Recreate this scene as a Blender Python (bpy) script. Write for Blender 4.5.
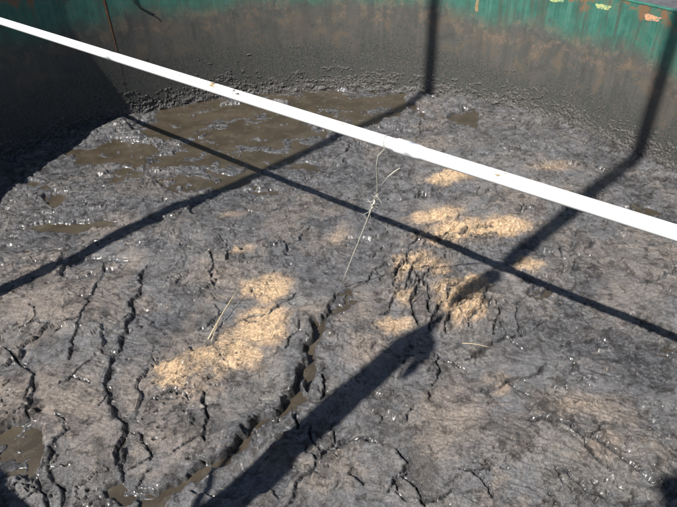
import bpy, bmesh, math, random
import numpy as np
from mathutils import Vector, Matrix

for o in list(bpy.data.objects):
    bpy.data.objects.remove(o)
scene = bpy.context.scene
rad = math.radians
random.seed(4)
rng = np.random.default_rng(11)

# ---------------------------------------------------------------- camera, sky, sun, exposure
# world: x right, y ahead of the camera, z up, z = 0 is the level of the crust in the tank (metres)
EYE = 3.6
FPX, PITCH, ROLL = 587.1, 0.6217, 0.0343          # photograph is 677 x 507 pixels
SUN_AZ, SUN_EL = rad(44.9), rad(49.3)             # azimuth the light travels towards (from +y to +x), elevation
cam = bpy.data.cameras.new('camera')
cam_o = bpy.data.objects.new('camera', cam)
scene.collection.objects.link(cam_o)
cam.sensor_fit = 'HORIZONTAL'; cam.sensor_width = 36.0
cam.lens = 36.0 * FPX / 677.0
cam.clip_start = 0.05; cam.clip_end = 2000
cam_o.matrix_world = (Matrix.Translation((0, 0, EYE)) @ Matrix.Rotation(math.pi/2 - PITCH, 4, 'X')
                      @ Matrix.Rotation(-ROLL, 4, 'Z'))
scene.camera = cam_o

world = bpy.data.worlds.new('World'); scene.world = world; world.use_nodes = True
wn = world.node_tree.nodes; wl = world.node_tree.links
for n in list(wn): wn.remove(n)
sky = wn.new('ShaderNodeTexSky'); sky.sky_type = 'NISHITA'; sky.sun_disc = False
sky.sun_elevation = SUN_EL; sky.sun_rotation = SUN_AZ + math.pi
sky.air_density = 1.0; sky.dust_density = 0.6; sky.ozone_density = 1.0
bg = wn.new('ShaderNodeBackground'); bg.inputs['Strength'].default_value = 0.055
wo = wn.new('ShaderNodeOutputWorld')
wl.new(sky.outputs[0], bg.inputs[0]); wl.new(bg.outputs[0], wo.inputs[0])

sun = bpy.data.lights.new('sun', 'SUN'); sun.energy = 5.0; sun.angle = rad(0.53); sun.color = (1.0, 0.955, 0.89)
sun_o = bpy.data.objects.new('sun', sun); scene.collection.objects.link(sun_o)
D2 = np.array([math.sin(SUN_AZ), math.cos(SUN_AZ)])
sun_dir = Vector((D2[0]*math.cos(SUN_EL), D2[1]*math.cos(SUN_EL), -math.sin(SUN_EL)))
sun_o.rotation_euler = sun_dir.to_track_quat('-Z', 'Y').to_euler()
sun_o.location = (-6, -6, 14)
COT = 1/math.tan(SUN_EL)

scene.view_settings.view_transform = 'Standard'
scene.view_settings.look = 'None'
scene.view_settings.gamma = 1.0
scene.view_settings.exposure = 0.90

# ---------------------------------------------------------------- helpers
C0 = np.array([-0.412, 5.110]); RT = 4.913        # tank centre and inner radius
RIM = 1.83; GROUND = -1.1; LIQ = -0.050

def ray(px, py):
    X = (px-338.5)/FPX; Y = (py-253.5)/FPX
    c, s = math.cos(ROLL), math.sin(ROLL)
    X, Y = c*X-s*Y, s*X+c*Y
    return np.array([X, math.cos(PITCH)-Y*math.sin(PITCH), math.sin(PITCH)+Y*math.cos(PITCH)])
def G(px, py, z=0.0):                              # where that line of sight meets the level z
    r = ray(px, py); r = r*((EYE-z)/r[2]); return np.array([r[0], r[1]])
def W(px, py):                                     # ... meets the tank wall: (angle from +y, z)
    r = ray(px, py); v = r[:2]; cc = C0
    a = v@v; b = v@cc; t = (b+math.sqrt(b*b-a*(cc@cc-RT*RT)))/a
    p = r*t; return math.atan2(p[0]-C0[0], p[1]-C0[1]), EYE-p[2]
def wallpt(ang, z, inset=0.0):
    return Vector((C0[0]+(RT-inset)*math.sin(ang), C0[1]+(RT-inset)*math.cos(ang), z))

def _hash(ix, iy, seed):
    h = (ix.astype(np.int64)*374761393 + iy.astype(np.int64)*668265263 + seed*1442695041) & 0xffffffff
    h = ((h ^ (h >> 13))*1274126177) & 0xffffffff
    h = ((h ^ (h >> 16))*2246822519) & 0xffffffff
    return (h ^ (h >> 15)).astype(np.float64)/4294967295.0
def noise(x, y, seed=0):                           # gradient noise, about -1 .. 1
    ix = np.floor(x); iy = np.floor(y); fx = x-ix; fy = y-iy
    u = fx*fx*fx*(fx*(fx*6-15)+10); v = fy*fy*fy*(fy*(fy*6-15)+10)
    def gr(a, b, dx, dy):
        t = _hash(a, b, seed)*2*np.pi
        return np.cos(t)*dx+np.sin(t)*dy
    n00 = gr(ix, iy, fx, fy); n10 = gr(ix+1, iy, fx-1, fy)
    n01 = gr(ix, iy+1, fx, fy-1); n11 = gr(ix+1, iy+1, fx-1, fy-1)
    a = n00+(n10-n00)*u; b = n01+(n11-n01)*u
    return (a+(b-a)*v)*1.5
def fbm(x, y, seed=0, oct=4, gain=.5, lac=2.03):
    s = np.zeros_like(x); a = 1.0
    for i in range(oct):
        s += a*noise(x*lac**i+17.3*i, y*lac**i-9.1*i, seed+i*7); a *= gain
    return s
def ridged(x, y, seed=0, oct=3, gain=.55):
    s = np.zeros_like(x); a = 1.0; t = 0
    for i in range(oct):
        s += a*(1-np.abs(noise(x*2.07**i+3.1*i, y*2.07**i+5.7*i, seed+i*5)))**2; t += a; a *= gain
    return s/t
def voro_edge(x, y, seed=0):                       # F2-F1
    ix = np.floor(x); iy = np.floor(y)
    f1 = np.full_like(x, 9.0); f2 = np.full_like(x, 9.0)
    for dx in (-1, 0, 1):
        for dy in (-1, 0, 1):
            cx = ix+dx; cy = iy+dy
            px = cx+_hash(cx, cy, seed); py = cy+_hash(cx, cy, seed+91)
            d = np.hypot(px-x, py-y)
            f2 = np.where(d < f1, f1, np.minimum(f2, d)); f1 = np.minimum(f1, d)
    return f2-f1
def sstep(a, b, x):
    t = np.clip((x-a)/(b-a), 0, 1); return t*t*(3-2*t)

def link(o, parent=None):
    scene.collection.objects.link(o)
    if parent: o.parent = parent
    return o
def tag(o, label, cat, group=None, kind=None):
    o['label'] = label; o['category'] = cat
    if group: o['group'] = group
    if kind: o['kind'] = kind
    return o
def empty(name, loc=(0, 0, 0)):
    o = bpy.data.objects.new(name, None); o.location = loc; o.empty_display_size = .1
    return link(o)
def mesh_np(name, verts, quads, mat, parent=None, attr=None, smooth=True):
    me = bpy.data.meshes.new(name)
    nv, nf = len(verts), len(quads); k = quads.shape[1]
    me.vertices.add(nv); me.vertices.foreach_set('co', np.ascontiguousarray(verts, np.float32).ravel())
    me.loops.add(nf*k); me.loops.foreach_set('vertex_index', np.ascontiguousarray(quads, np.int32).ravel())
    me.polygons.add(nf); me.polygons.foreach_set('loop_start', np.arange(0, nf*k, k, dtype=np.int32))
    if smooth: me.polygons.foreach_set('use_smooth', np.ones(nf, bool))
    me.update(calc_edges=True); me.validate()
    if attr is not None:
        for an, arr in attr.items():
            a = me.color_attributes.new(an, 'FLOAT_COLOR', 'POINT')
            a.data.foreach_set('color', np.ascontiguousarray(arr, np.float32).ravel())
    me.materials.append(mat)
    return link(bpy.data.objects.new(name, me), parent)
def bm_obj(name, bm, mat, parent=None, smooth=True, origin=(0, 0, 0)):
    me = bpy.data.meshes.new(name)
    bmesh.ops.recalc_face_normals(bm, faces=bm.faces)
    bm.to_mesh(me); bm.free()
    if smooth:
        for p in me.polygons: p.use_smooth = True
    me.materials.append(mat)
    return link(bpy.data.objects.new(name, me), parent)
def tube(bm, pts, r, seg=12, caps=True):
    pts = [Vector(p) for p in pts]; rr = r if hasattr(r, '__len__') else [r]*len(pts)
    rings = []; ref = None
    for i, p in enumerate(pts):
        t = (pts[min(i+1, len(pts)-1)]-pts[max(i-1, 0)]).normalized()
        if ref is None:
            ref = Vector((0, 0, 1)) if abs(t.z) < .9 else Vector((1, 0, 0))
        a = t.cross(ref).normalized(); b = a.cross(t).normalized(); ref = b
        rings.append([bm.verts.new(p+(a*math.cos(2*math.pi*k/seg)+b*math.sin(2*math.pi*k/seg))*rr[i]) for k in range(seg)])
    for q in range(len(rings)-1):
        for k in range(seg):
            bm.faces.new((rings[q][k], rings[q][(k+1) % seg], rings[q+1][(k+1) % seg], rings[q+1][k]))
    if caps:
        bm.faces.new(rings[0]); bm.faces.new(rings[-1])
def box(bm, c, s, rot=None):
    r = bmesh.ops.create_cube(bm, size=1.0)['verts']
    m = Matrix.Translation(c) @ (rot or Matrix.Identity(4)) @ Matrix.Diagonal((*s, 1))
    bmesh.ops.transform(bm, matrix=m, verts=r)

class NT:
    def __init__(s, name):
        s.m = bpy.data.materials.new(name); s.m.use_nodes = True
        s.t = s.m.node_tree; s.n = s.t.nodes; s.l = s.t.links
        s.bsdf = s.n['Principled BSDF']
    def new(s, ty, **kw):
        n = s.n.new('ShaderNode'+ty)
        for k, v in kw.items(): setattr(n, k, v)
        return n
    def put(s, sock, v):
        if hasattr(v, 'links') or isinstance(v, bpy.types.NodeSocket): s.l.new(v, sock)
        else: sock.default_value = v
    def coord(s, scale=(1, 1, 1)):
        if not hasattr(s, 'tc'): s.tc = s.new('TexCoord')
        mp = s.new('Mapping'); s.l.new(s.tc.outputs['Object'], mp.inputs[0]); mp.inputs['Scale'].default_value = scale
        return mp.outputs[0]
    def noise(s, scale, detail=3, rough=.55, vec=None, dist=0.0):
        n = s.new('TexNoise'); n.inputs['Scale'].default_value = scale; n.inputs['Detail'].default_value = detail
        n.inputs['Roughness'].default_value = rough; n.inputs['Distortion'].default_value = dist
        s.l.new(vec if vec is not None else s.coord(), n.inputs['Vector']); return n.outputs['Fac']
    def ramp(s, v, a, b, lo=0.0, hi=1.0):
        n = s.new('MapRange'); n.interpolation_type = 'SMOOTHSTEP'; s.put(n.inputs[0], v)
        n.inputs[1].default_value = a; n.inputs[2].default_value = b; n.inputs[3].default_value = lo; n.inputs[4].default_value = hi
        return n.outputs[0]
    def math(s, op, a, b=0.0):
        n = s.new('Math', operation=op); s.put(n.inputs[0], a); s.put(n.inputs[1], b); return n.outputs[0]
    def mix(s, f, a, b):
        n = s.new('Mix', data_type='RGBA'); s.put(n.inputs[0], f)
        for k, v in ((6, a), (7, b)):
            if isinstance(v, tuple): v = (*v[:3], 1.0)
            s.put(n.inputs[k], v)
        return n.outputs[2]
    def bump(s, hgt, strength=.5, dist=.01, prev=None):
        n = s.new('Bump'); n.inputs['Strength'].default_value = strength; n.inputs['Distance'].default_value = dist
        s.put(n.inputs['Height'], hgt)
        if prev is not None: s.l.new(prev, n.inputs['Normal'])
        return n.outputs[0]
    def out(s, color=None, rough=None, normal=None, metal=None, spec=None):
        for k, v in (('Base Color', color), ('Roughness', rough), ('Normal', normal), ('Metallic', metal), ('Specular IOR Level', spec)):
            if v is None: continue
            if isinstance(v, tuple): v = (*v[:3], 1.0)
            s.put(s.bsdf.inputs[k], v)
        return s.m

# ---------------------------------------------------------------- materials
def mat_crust():
    m = NT('slurry_crust')
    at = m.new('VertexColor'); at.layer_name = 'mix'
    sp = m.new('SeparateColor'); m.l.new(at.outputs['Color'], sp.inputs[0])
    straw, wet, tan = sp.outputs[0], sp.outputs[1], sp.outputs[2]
    n1 = m.noise(5.0, 6, .65); n2 = m.noise(42, 5, .7, dist=.8); n3 = m.noise(170, 3, .7)
    fib = m.noise(60, 4, .7, m.coord((1, .22, 1)), dist=1.5)
    n4 = m.noise(95, 4, .75, dist=1.2); n5 = m.noise(22, 6, .72, dist=.6); n0 = m.noise(1.4, 5, .6)
    nm = m.noise(11, 8, .68, dist=.7); nl = m.noise(3.2, 6, .62, dist=.5)
    c = m.mix(m.ramp(n1, .36, .66), (.175, .168, .163), (.270, .256, .240))
    c = m.mix(m.ramp(n0, .38, .58, 0, .75), c, (.175, .184, .202))
    c = m.mix(m.math('MULTIPLY', tan, .9), c, (.41, .31, .235))
    c = m.mix(m.ramp(nl, .50, .36, 0, .70), c, (.060, .056, .055))
    c = m.mix(m.ramp(nm, .49, .37, 0, .85), c, (.034, .031, .030))
    c = m.mix(m.ramp(n2, .38, .56), m.mix(.50, c, (.045, .040, .038)), c)
    c = m.mix(m.ramp(n4, .45, .38, 0, .8), c, (.022, .020, .019))
    c = m.mix(m.ramp(fib, .56, .68, 0, .4), c, (.42, .37, .31))
    c = m.mix(m.ramp(n3, .58, .68, 0, .6), c, (.60, .55, .48))
    sc = m.mix(m.ramp(n2, .38, .60), (.36, .222, .124), (.85, .585, .345))
    sc = m.mix(m.ramp(n4, .46, .38, 0, .75), sc, (.10, .065, .04))
    sc = m.mix(m.ramp(n5, .46, .36, 0, .65), sc, (.20, .13, .085))
    sc = m.mix(m.ramp(nm, .46, .36, 0, .75), sc, (.11, .08, .06))
    sc = m.mix(m.ramp(n3, .50, .64), sc, (.95, .76, .51))
    sf = m.math('ADD', straw, m.math('MULTIPLY', m.math('SUBTRACT', n5, .5), .8))
    sf = m.math('ADD', sf, m.math('MULTIPLY', m.math('SUBTRACT', n4, .5), 1.1))
    sf = m.math('MULTIPLY', m.ramp(sf, .0, .80), m.ramp(straw, .0, .40))
    c = m.mix(sf, c, sc)
    c = m.mix(m.math('MULTIPLY', wet, .88), c, m.mix(m.ramp(nm, .38, .60), (.026, .024, .024), m.mix(m.ramp(n2, .40, .62), (.055, .055, .057), (.165, .170, .184))))  # slate tones put the sky's sheen on wet mud into the colour
    r = m.ramp(n1, .35, .65, .36, .56)
    r = m.math('ADD', r, m.ramp(n4, .3, .7, -.14, .14))
    m.put(m.bsdf.inputs['Coat Weight'], m.math('MULTIPLY', wet, .5)); m.bsdf.inputs['Coat Roughness'].default_value = .22
    r = m.math('SUBTRACT', r, m.math('MULTIPLY', wet, .26))
    r = m.math('ADD', r, m.math('MULTIPLY', straw, .15))
    b = m.bump(nm, .6, .03); b = m.bump(n5, .4, .02, b); b = m.bump(n2, .8, .014, b); b = m.bump(n4, .9, .011, b); b = m.bump(n3, .8, .007, b); b = m.bump(fib, .3, .005, b)
    return m.out(c, r, b, spec=.5)
def mat_liquid():
    m = NT('slurry_liquid')
    n1 = m.noise(2.5, 4, .6); n2 = m.noise(30, 4, .65); n3 = m.noise(120, 3)
    c = m.mix(m.ramp(n1, .35, .65), (.036, .029, .020), (.052, .042, .029))
    n4 = m.noise(7, 6, .7, dist=.8); c = m.mix(m.ramp(n4, .52, .66, 0, .6), c, (.075, .066, .052))
    c = m.mix(m.ramp(n3, .60, .72, 0, .6), c, (.14, .12, .095))
    b = m.bump(n2, .12, .01); b = m.bump(n3, .15, .002, b)
    return m.out(c, m.ramp(n1, .35, .65, .22, .40), b, spec=.5)
def mat_wall():
    m = NT('painted_steel_wall')
    geo = m.new('SeparateXYZ'); m.l.new(m.coord(), geo.inputs[0]); z = m.math('ADD', geo.outputs[2], GROUND)   # object origin is at the ground
    streak = m.noise(9, 5, .65, m.coord((1, 1, .07))); streak2 = m.noise(34, 4, .6, m.coord((1, 1, .05)))
    big = m.noise(1.3, 4, .6); mid = m.noise(6, 5, .65); fine = m.noise(60, 4, .7); vf = m.noise(190, 3)
    g = m.mix(m.ramp(mid, .3, .7), (.026, .092, .070), (.040, .140, .108))
    g = m.mix(m.ramp(streak2, .45, .72, 0, .3), g, (.10, .24, .185))
    g = m.mix(m.ramp(streak, .50, .66, 0, .8), g, (.050, .066, .052))
    g = m.mix(m.math('MULTIPLY', m.ramp(mid, .50, .68), m.ramp(fine, .40, .60, 0, .7)), g, (.085, .066, .048))
    # dried slurry film: everything below a ragged tide line
    zz = m.math('ADD', z, m.math('MULTIPLY', m.math('SUBTRACT', big, .5), .55))
    zz = m.math('ADD', zz, m.math('MULTIPLY', m.math('SUBTRACT', mid, .5), .34))
    zz = m.math('ADD', zz, m.math('MULTIPLY', m.math('SUBTRACT', streak, .5), .28))
    zz = m.math('ADD', zz, m.math('MULTIPLY', m.math('SUBTRACT', fine, .5), .22))
    zz = m.math('ADD', zz, m.ramp(geo.outputs[0], 1.2, 3.8, -.13, .08))
    film = m.ramp(zz, 1.50, 1.12)
    d = m.mix(m.ramp(streak, .35, .68), (.054, .049, .045), (.076, .070, .064))
    d = m.mix(m.ramp(streak2, .50, .75, 0, .2), d, (.098, .089, .080))
    d = m.mix(m.ramp(mid, .45, .75, 0, .7), d, (.058, .055, .052))
    d = m.mix(m.ramp(vf, .60, .74, 0, .5), d, (.135, .122, .108))
    d = m.mix(m.ramp(big, .5, .7, 0, .4), d, (.095, .073, .056))
    d = m.mix(m.ramp(fine, .58, .70, 0, .6), d, (.15, .138, .124))
    d = m.mix(m.ramp(fine, .44, .34, 0, .6), d, (.028, .026, .024))
    spl = m.math('MULTIPLY', m.ramp(m.noise(24, 5, .72, dist=.6), .58, .66, 0, .85), m.ramp(zz, 1.25, .75))
    d = m.mix(spl, d, (.020, .018, .017))
    blo = m.noise(3.2, 6, .7, dist=.5); d = m.mix(m.ramp(blo, .50, .64, 0, .65), d, (.105, .078, .056)); d = m.mix(m.ramp(blo, .46, .34, 0, .6), d, (.036, .034, .033))
    low = m.ramp(zz, .86, .38)
    d = m.mix(low, d, m.mix(m.ramp(fine, .42, .6), (.022, .020, .019), (.080, .074, .069)))
    c = m.mix(m.math('MULTIPLY', film, m.ramp(fine, .30, .55, .72, 1.0)), g, d)
    rust = m.math('MULTIPLY', m.ramp(mid, .46, .64), m.math('MULTIPLY', m.ramp(zz, .92, 1.10), m.ramp(zz, 1.44, 1.26)))
    rust = m.math('MULTIPLY', rust, m.ramp(fine, .38, .58))
    c = m.mix(m.math('MULTIPLY', rust, .6), c, (.19, .13, .088))
    top = m.math('MULTIPLY', m.ramp(zz, 1.70, 1.82), m.ramp(mid, .46, .60))
    c = m.mix(top, c, (.16, .09, .05))
    r = m.mix(film, (.42, .42, .42), (.62, .62, .62))
    b = m.bump(fine, .4, .004); b = m.bump(vf, m_low(m, low), .004, b)
    return m.out(c, r, b, spec=.4)
def m_low(m, low): return .5
def mat_caked():
    m = NT('caked_slurry')
    n2 = m.noise(38, 5, .7); n3 = m.noise(150, 3, .7); n1 = m.noise(5, 4)
    c = m.mix(m.ramp(n2, .38, .64), (.022, .021, .020), (.095, .089, .084))
    c = m.mix(m.ramp(n3, .60, .76, 0, .5), c, (.26, .25, .235))
    b = m.bump(n2, .7, .012); b = m.bump(n3, .6, .004, b)
    return m.out(c, m.ramp(n1, .3, .7, .50, .75), b)
def mat_pipe():
    m = NT('white_plastic')
    n = m.noise(7, 5, .7); n2 = m.noise(60, 4, .7)
    dirt = m.math('MULTIPLY', m.ramp(n, .60, .72), m.ramp(n2, .45, .62))
    c = m.mix(m.math('MULTIPLY', dirt, .35), (.86, .86, .85), (.42, .36, .27))
    return m.out(c, .38, m.bump(n2, .08, .002))
def mat_straw():
    m = NT('straw')
    at = m.new('VertexColor'); at.layer_name = 'tint'
    n = m.noise(90, 2)
    return m.out(m.mix(m.ramp(n, .3, .7, 0, .35), at.outputs['Color'], (.25, .17, .09)), .5)
def simple(name, col, rough=.6, metal=0.0, var=.35, scale=12, bumpd=.003):
    m = NT(name); n = m.noise(scale, 5, .65); f = m.noise(scale*9, 3)
    dk = tuple(v*(1-var) for v in col)
    c = m.mix(m.ramp(n, .32, .68), dk, col); c = m.mix(m.ramp(f, .6, .75, 0, .4), c, tuple(min(1, v*1.4) for v in col))
    return m.out(c, rough, m.bump(f, .4, bumpd), metal)

def flaky(name, col):
    m = NT(name); n = m.noise(28, 6, .75); f = m.noise(110, 3, .7)
    c = m.mix(m.ramp(f, .35, .65), tuple(v*.7 for v in col), tuple(min(1, v*1.25) for v in col))
    c = m.mix(m.ramp(n, .50, .57), c, (.05, .17, .13))
    return m.out(c, .6, m.bump(n, .5, .003))
M = dict(crust=mat_crust(), liquid=mat_liquid(), wall=mat_wall(), caked=mat_caked(), pipe=mat_pipe(), straw=mat_straw(),
         ground=simple('yard_gravel', (.085, .083, .088), .9, 0, .45, 3, .01),
         steel=simple('galvanised_steel', (.33, .34, .35), .5, .6), shade_black=simple('black_shade_tube', (.03, .03, .03), .6),
         wood=simple('weathered_wood', (.16, .12, .09), .8), rust=simple('rusty_steel', (.17, .075, .038), .85, 0, .5, 30),
         rope=simple('pale_twine', (.52, .50, .42), .85, 0, .3, 60), clod=simple('dark_slurry_splash', (.08, .066, .05), .6, 0, .5, 60),
         stain=simple('brown_splash', (.30, .22, .11), .7, 0, .5, 60),
         lime=flaky('lime_paint', (.34, .38, .16)), orange=flaky('orange_paint', (.66, .26, .14)),
         green=simple('green_paint', (.045, .18, .125), .45, 0, .5, 9), blocker_mat=simple('grey_blocker', (.2, .2, .21), .5))

# ---------------------------------------------------------------- setting: ground, liquid, crust
bm = bmesh.new()
bmesh.ops.create_grid(bm, x_segments=60, y_segments=60, size=400)
for v in bm.verts:
    v.co.z = GROUND
    rr = math.hypot(v.co.x, v.co.y)
    if rr > 60: v.co.z += .6*math.sin(v.co.x*.031)*math.sin(v.co.y*.027)*min(1, (rr-60)/100)
ground = bm_obj('ground', bm, M['ground']); ground['kind'] = 'structure'
ground['label'] = 'dark grey yard outside the tank'

bm = bmesh.new()
bmesh.ops.create_circle(bm, cap_ends=True, segments=160, radius=RT-.004, matrix=Matrix.Translation((C0[0], C0[1], LIQ)))
liq = bm_obj('slurry_liquid', bm, M['liquid'], smooth=False); liq['kind'] = 'structure'
liq['label'] = 'brown liquid slurry lying in the pools and cracks'

# crust height field on a grid, finer towards the near side
DX = .0092
xs = np.arange(C0[0]-RT-.02, C0[0]+RT+.02, DX)
ys = [C0[1]-RT-.02]
while ys[-1] < C0[1]+RT+.02: ys.append(ys[-1]+.0075+.0009*max(0, ys[-1]-2))
ys = np.array(ys); NX, NY = len(xs), len(ys)
X, Y = np.meshgrid(xs, ys)
RR = np.hypot(X-C0[0], Y-C0[1])

def ellipse(px, py, rx, ry, rot=0.0, warp=None):
    """soft blob: 1 at the middle, 0.5 at its edge; photograph pixel and radii give its place on the crust"""
    c = G(px, py); cr, sr = math.cos(rot), math.sin(rot)
    ux = G(px+rx*cr, py+rx*sr)-c; uy = G(px-ry*sr, py+ry*cr)-c
    inv = np.linalg.inv(np.array([ux, uy]).T)
    x = X-c[0]; y = Y-c[1]
    if warp is not None: x = x+warp[0]; y = y+warp[1]
    u = inv[0, 0]*x+inv[0, 1]*y; v = inv[1, 0]*x+inv[1, 1]*y
    return np.exp(-.693*(u*u+v*v))
w1 = fbm(X*1.1, Y*1.1, 5, 4); w2 = fbm(X*1.1+40, Y*1.1-13, 6, 4)      # warps
f1 = fbm(X*4.5, Y*4.5, 8, 3); f2 = fbm(X*4.5+9, Y*4.5+31, 9, 3)
wob = (.10*w1+.05*f1, .10*w2+.05*f2)

def slabs(x, y, seed):                              # nearest cell: random height and a tilt across it
    ix = np.floor(x); iy = np.floor(y); f1_ = np.full_like(x, 9.0); h = np.zeros_like(x)
    for dx in (-1, 0, 1):
        for dy in (-1, 0, 1):
            cx = ix+dx; cy = iy+dy
            px = cx+_hash(cx, cy, seed); py = cy+_hash(cx, cy, seed+91)
            d = np.hypot(px-x, py-y); t = 6.28*_hash(cx, cy, seed+7)
            v = 1.0*(_hash(cx, cy, seed+13)-.5)+1.1*((x-px)*np.cos(t)+(y-py)*np.sin(t))
            m = d < f1_; f1_ = np.where(m, d, f1_); h = np.where(m, v, h)
    return h
# ragged ground where it is torn and wet, smoother leathery slabs elsewhere
ragged = sstep(-.05, .65, fbm(X/.75+2, Y/.75, 150, 3)+.35*f1)
for px, py, rx, ry, sg in [(190, 140, 200, 60, 1), (60, 190, 90, 40, .9), (230, 255, 50, 35, .7), (390, 240, 60, 20, .5), (425, 285, 45, 40, .8), (420, 130, 130, 24, .8), (620, 150, 110, 22, .7), (600, 200, 90, 30, .5),
                           (20, 440, 40, 40, .8), (300, 400, 25, 30, .6), (560, 270, 40, 40, .4)]:
    ragged = np.maximum(ragged, sg*sstep(.2, .8, ellipse(px, py, rx, ry, 0, wob)))
mot = sstep(-.35, .45, noise(X/.19+.6*f1, Y/.19, 152))
H = .050*fbm(X/1.5, Y/1.5, 1, 2)
sl = slabs(X/.85+.45*w1+.14*f1, Y/.70+.45*w2+.14*f2, 160)
H += .046*sl*sstep(-.3, .35, noise(X/1.1, Y/1.1, 161))
sl = slabs(X/.34+.5*w1+.22*f1, Y/.30+.5*w2+.22*f2, 165)
H += .028*sl*sstep(.0, .5, noise(X/.7, Y/.7, 166)+.3*ragged)
rg = ridged(X/.55+.5*w1, Y/.55+.5*w2, 20, 4)
H += .022*(rg-.5)
lump = np.abs(fbm(X/.16+.4*f1, Y/.16+.4*f2, 30, 3))
H += (.005+.012*ragged)*(lump-.35)
fineamp = .28+.72*ragged*mot
H += .008*fineamp*(ridged(X/.075+.5*f1, Y/.06+.5*f2, 40, 3)-.55)
H += .005*fineamp*fbm(X/.040, Y/.040, 42, 2)
H += .0026*noise(X/.021, Y/.021, 44)
pit = noise(X/.046+.8*f1, Y/.036+.8*f2, 48); pmk = sstep(.12, .5, noise(X/.42, Y/.42, 49)+.3*w1-.25+.5*ragged)
H -= .045*sstep(.42, .56, pit)*pmk
H += .006*np.exp(-((pit-.28)/.14)**2)*pmk
# leathery folds, running across a slowly turning direction
for k, (sc, amp, sd) in enumerate(((.085, .020, 50), (.040, .008, 60), (.16, .013, 70))):
    th = 1.1*noise(X/1.3+3*k, Y/1.3, sd)
    ca, sa = np.cos((.55, -.3, 2.0)[k]), np.sin((.55, -.3, 2.0)[k])
    u = (X*ca+Y*sa)/(sc*6)+.6*w1+.20*f1; v = (-X*sa+Y*ca)/sc+1.5*w2+.40*f2+.5*th
    fold = (1-np.abs(noise(u, v, sd+2)))**3
    msk = sstep(-.05, .5, noise(X/.8+k*5, Y/.8-k*3, sd+3))
    H += amp*msk*(fold-.35)

# straw patches (pixel, radii, strength)
straw = np.zeros_like(X); tan = np.zeros_like(X); wet = np.zeros_like(X); pool = np.zeros_like(X)
PATCH = [(180, 371, 20, 11, 1), (228, 361, 24, 13, 1), (205, 366, 26, 10, .8), (268, 287, 19, 10, 1), (252, 331, 20, 14, .9), (262, 316, 18, 9, .8), (245, 251, 9, 5, .45),
         (340, 238, 13, 9, .30), (448, 178, 22, 5, .9), (480, 231, 40, 10, 1.0), (432, 217, 22, 7, .75), (525, 266, 14, 4, .7), (415, 266, 17, 10, .9),
         (460, 306, 20, 14, 1), (477, 290, 13, 7, .8), (233, 216, 9, 4, .3), (112, 226, 26, 8, .15), (365, 352, 18, 11, .2), (396, 330, 11, 9, .6),
         (450, 420, 26, 34, .16), (590, 408, 34, 9, .22), (548, 168, 20, 4, .35), (30, 270, 40, 8, .15), (215, 275, 26, 11, .2), (420, 145, 16, 4, .2),
         (600, 445, 24, 7, .2), (503, 385, 16, 6, .3), (402, 300, 9, 10, .5), (205, 388, 22, 8, .3), (440, 270, 12, 8, .5)]
pn = fbm(X/.12, Y/.12, 80, 3)
for px, py, rx, ry, s in PATCH:
    e = ellipse(px, py, rx*1.15, ry*1.15, -.12, wob)
    straw = np.maximum(straw, s*np.clip(1.12*ellipse(px, py, rx*1.32, ry*1.32, -.12, wob)+.10*pn+.12*f1-.16, 0, 1)**1.3)
    tan = np.maximum(tan, min(1, .8*s+.35)*sstep(.02, .75, e+.12*pn))
tan = np.maximum(tan, .42*sstep(.05, .6, fbm(X/.9+4, Y/.9, 83, 3)+.35*pn))
for px, py, rx, ry, s in [(30, 410, 70, 40, .5), (60, 300, 70, 30, .45), (590, 290, 80, 40, .25), (590, 410, 60, 18, .4), (450, 420, 34, 36, .4), (510, 440, 40, 26, .25), (180, 430, 40, 40, .4), (95, 420, 30, 50, .35)]:
    tan = np.maximum(tan, s*sstep(.2, .8, ellipse(px, py, rx, ry, 0, wob)+.15*pn))

# pools of liquid: far left, and where the cracks open
POOL = [(310, 92, 100, 5, 1), (335, 108, 62, 13, 1), (300, 97, 75, 5, 1), (250, 118, 50, 18, 1), (205, 112, 40, 13, 1), (175, 125, 34, 10, .8), (118, 150, 38, 10, 1), (165, 160, 26, 6, .7),
        (240, 145, 50, 12, .7), (200, 178, 40, 8, .8), (265, 150, 25, 14, .8), (120, 172, 16, 6, .7), (55, 196, 10, 5, .9), (270, 192, 14, 3.5, .9), (385, 100, 20, 8, 1), (465, 113, 12, 8, 1),
        (70, 222, 40, 3.5, .75), (8, 455, 20, 22, 1.1), (150, 497, 10, 9, 1), (128, 488, 10, 8, .8), (345, 300, 7, 10, 1), (318, 334, 5, 9, 1), (304, 374, 4, 20, 1), (295, 404, 8, 6, 1), (338, 310, 5, 8, 1), (127, 445, 3, 12, .9), (255, 430, 8, 4, .8),
        (640, 208, 12, 4, .7), (538, 288, 10, 3, .7), (662, 349, 9, 3, .8), (90, 262, 30, 3, .5), (35, 185, 14, 4, .6), (300, 165, 30, 5, .5), (30, 247, 30, 3, .5)]
pn2 = fbm(X/.32, Y/.32, 90, 4)
for px, py, rx, ry, s in POOL:
    e = ellipse(px, py, rx*1.1, ry*1.1, 0, wob)
    far = 1.0 if py < 210 else .3
    pool = np.maximum(pool, s*sstep(.28, .52, e+.26*far*pn2+.10*pn))
for px, py, rx, ry, s in [(210, 140, 190, 45, .8), (60, 190, 90, 45, .65), (420, 90, 200, 12, .7), (620, 150, 90, 14, .5), (190, 210, 150, 40, .55), (250, 240, 60, 30, .45), (400, 420, 30, 26, .5),
                          (290, 430, 50, 25, .4), (140, 365, 16, 40, .4), (430, 130, 120, 30, .45), (390, 240, 60, 25, .4), (95, 275, 30, 10, .6), (70, 430, 16, 10, .5), (55, 350, 14, 8, .5)]:
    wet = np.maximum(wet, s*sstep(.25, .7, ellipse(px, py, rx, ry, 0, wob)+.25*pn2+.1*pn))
wet = np.maximum(wet, .5*sstep(.25, .8, fbm(X/.6-8, Y/.6, 95, 4)))
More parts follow.
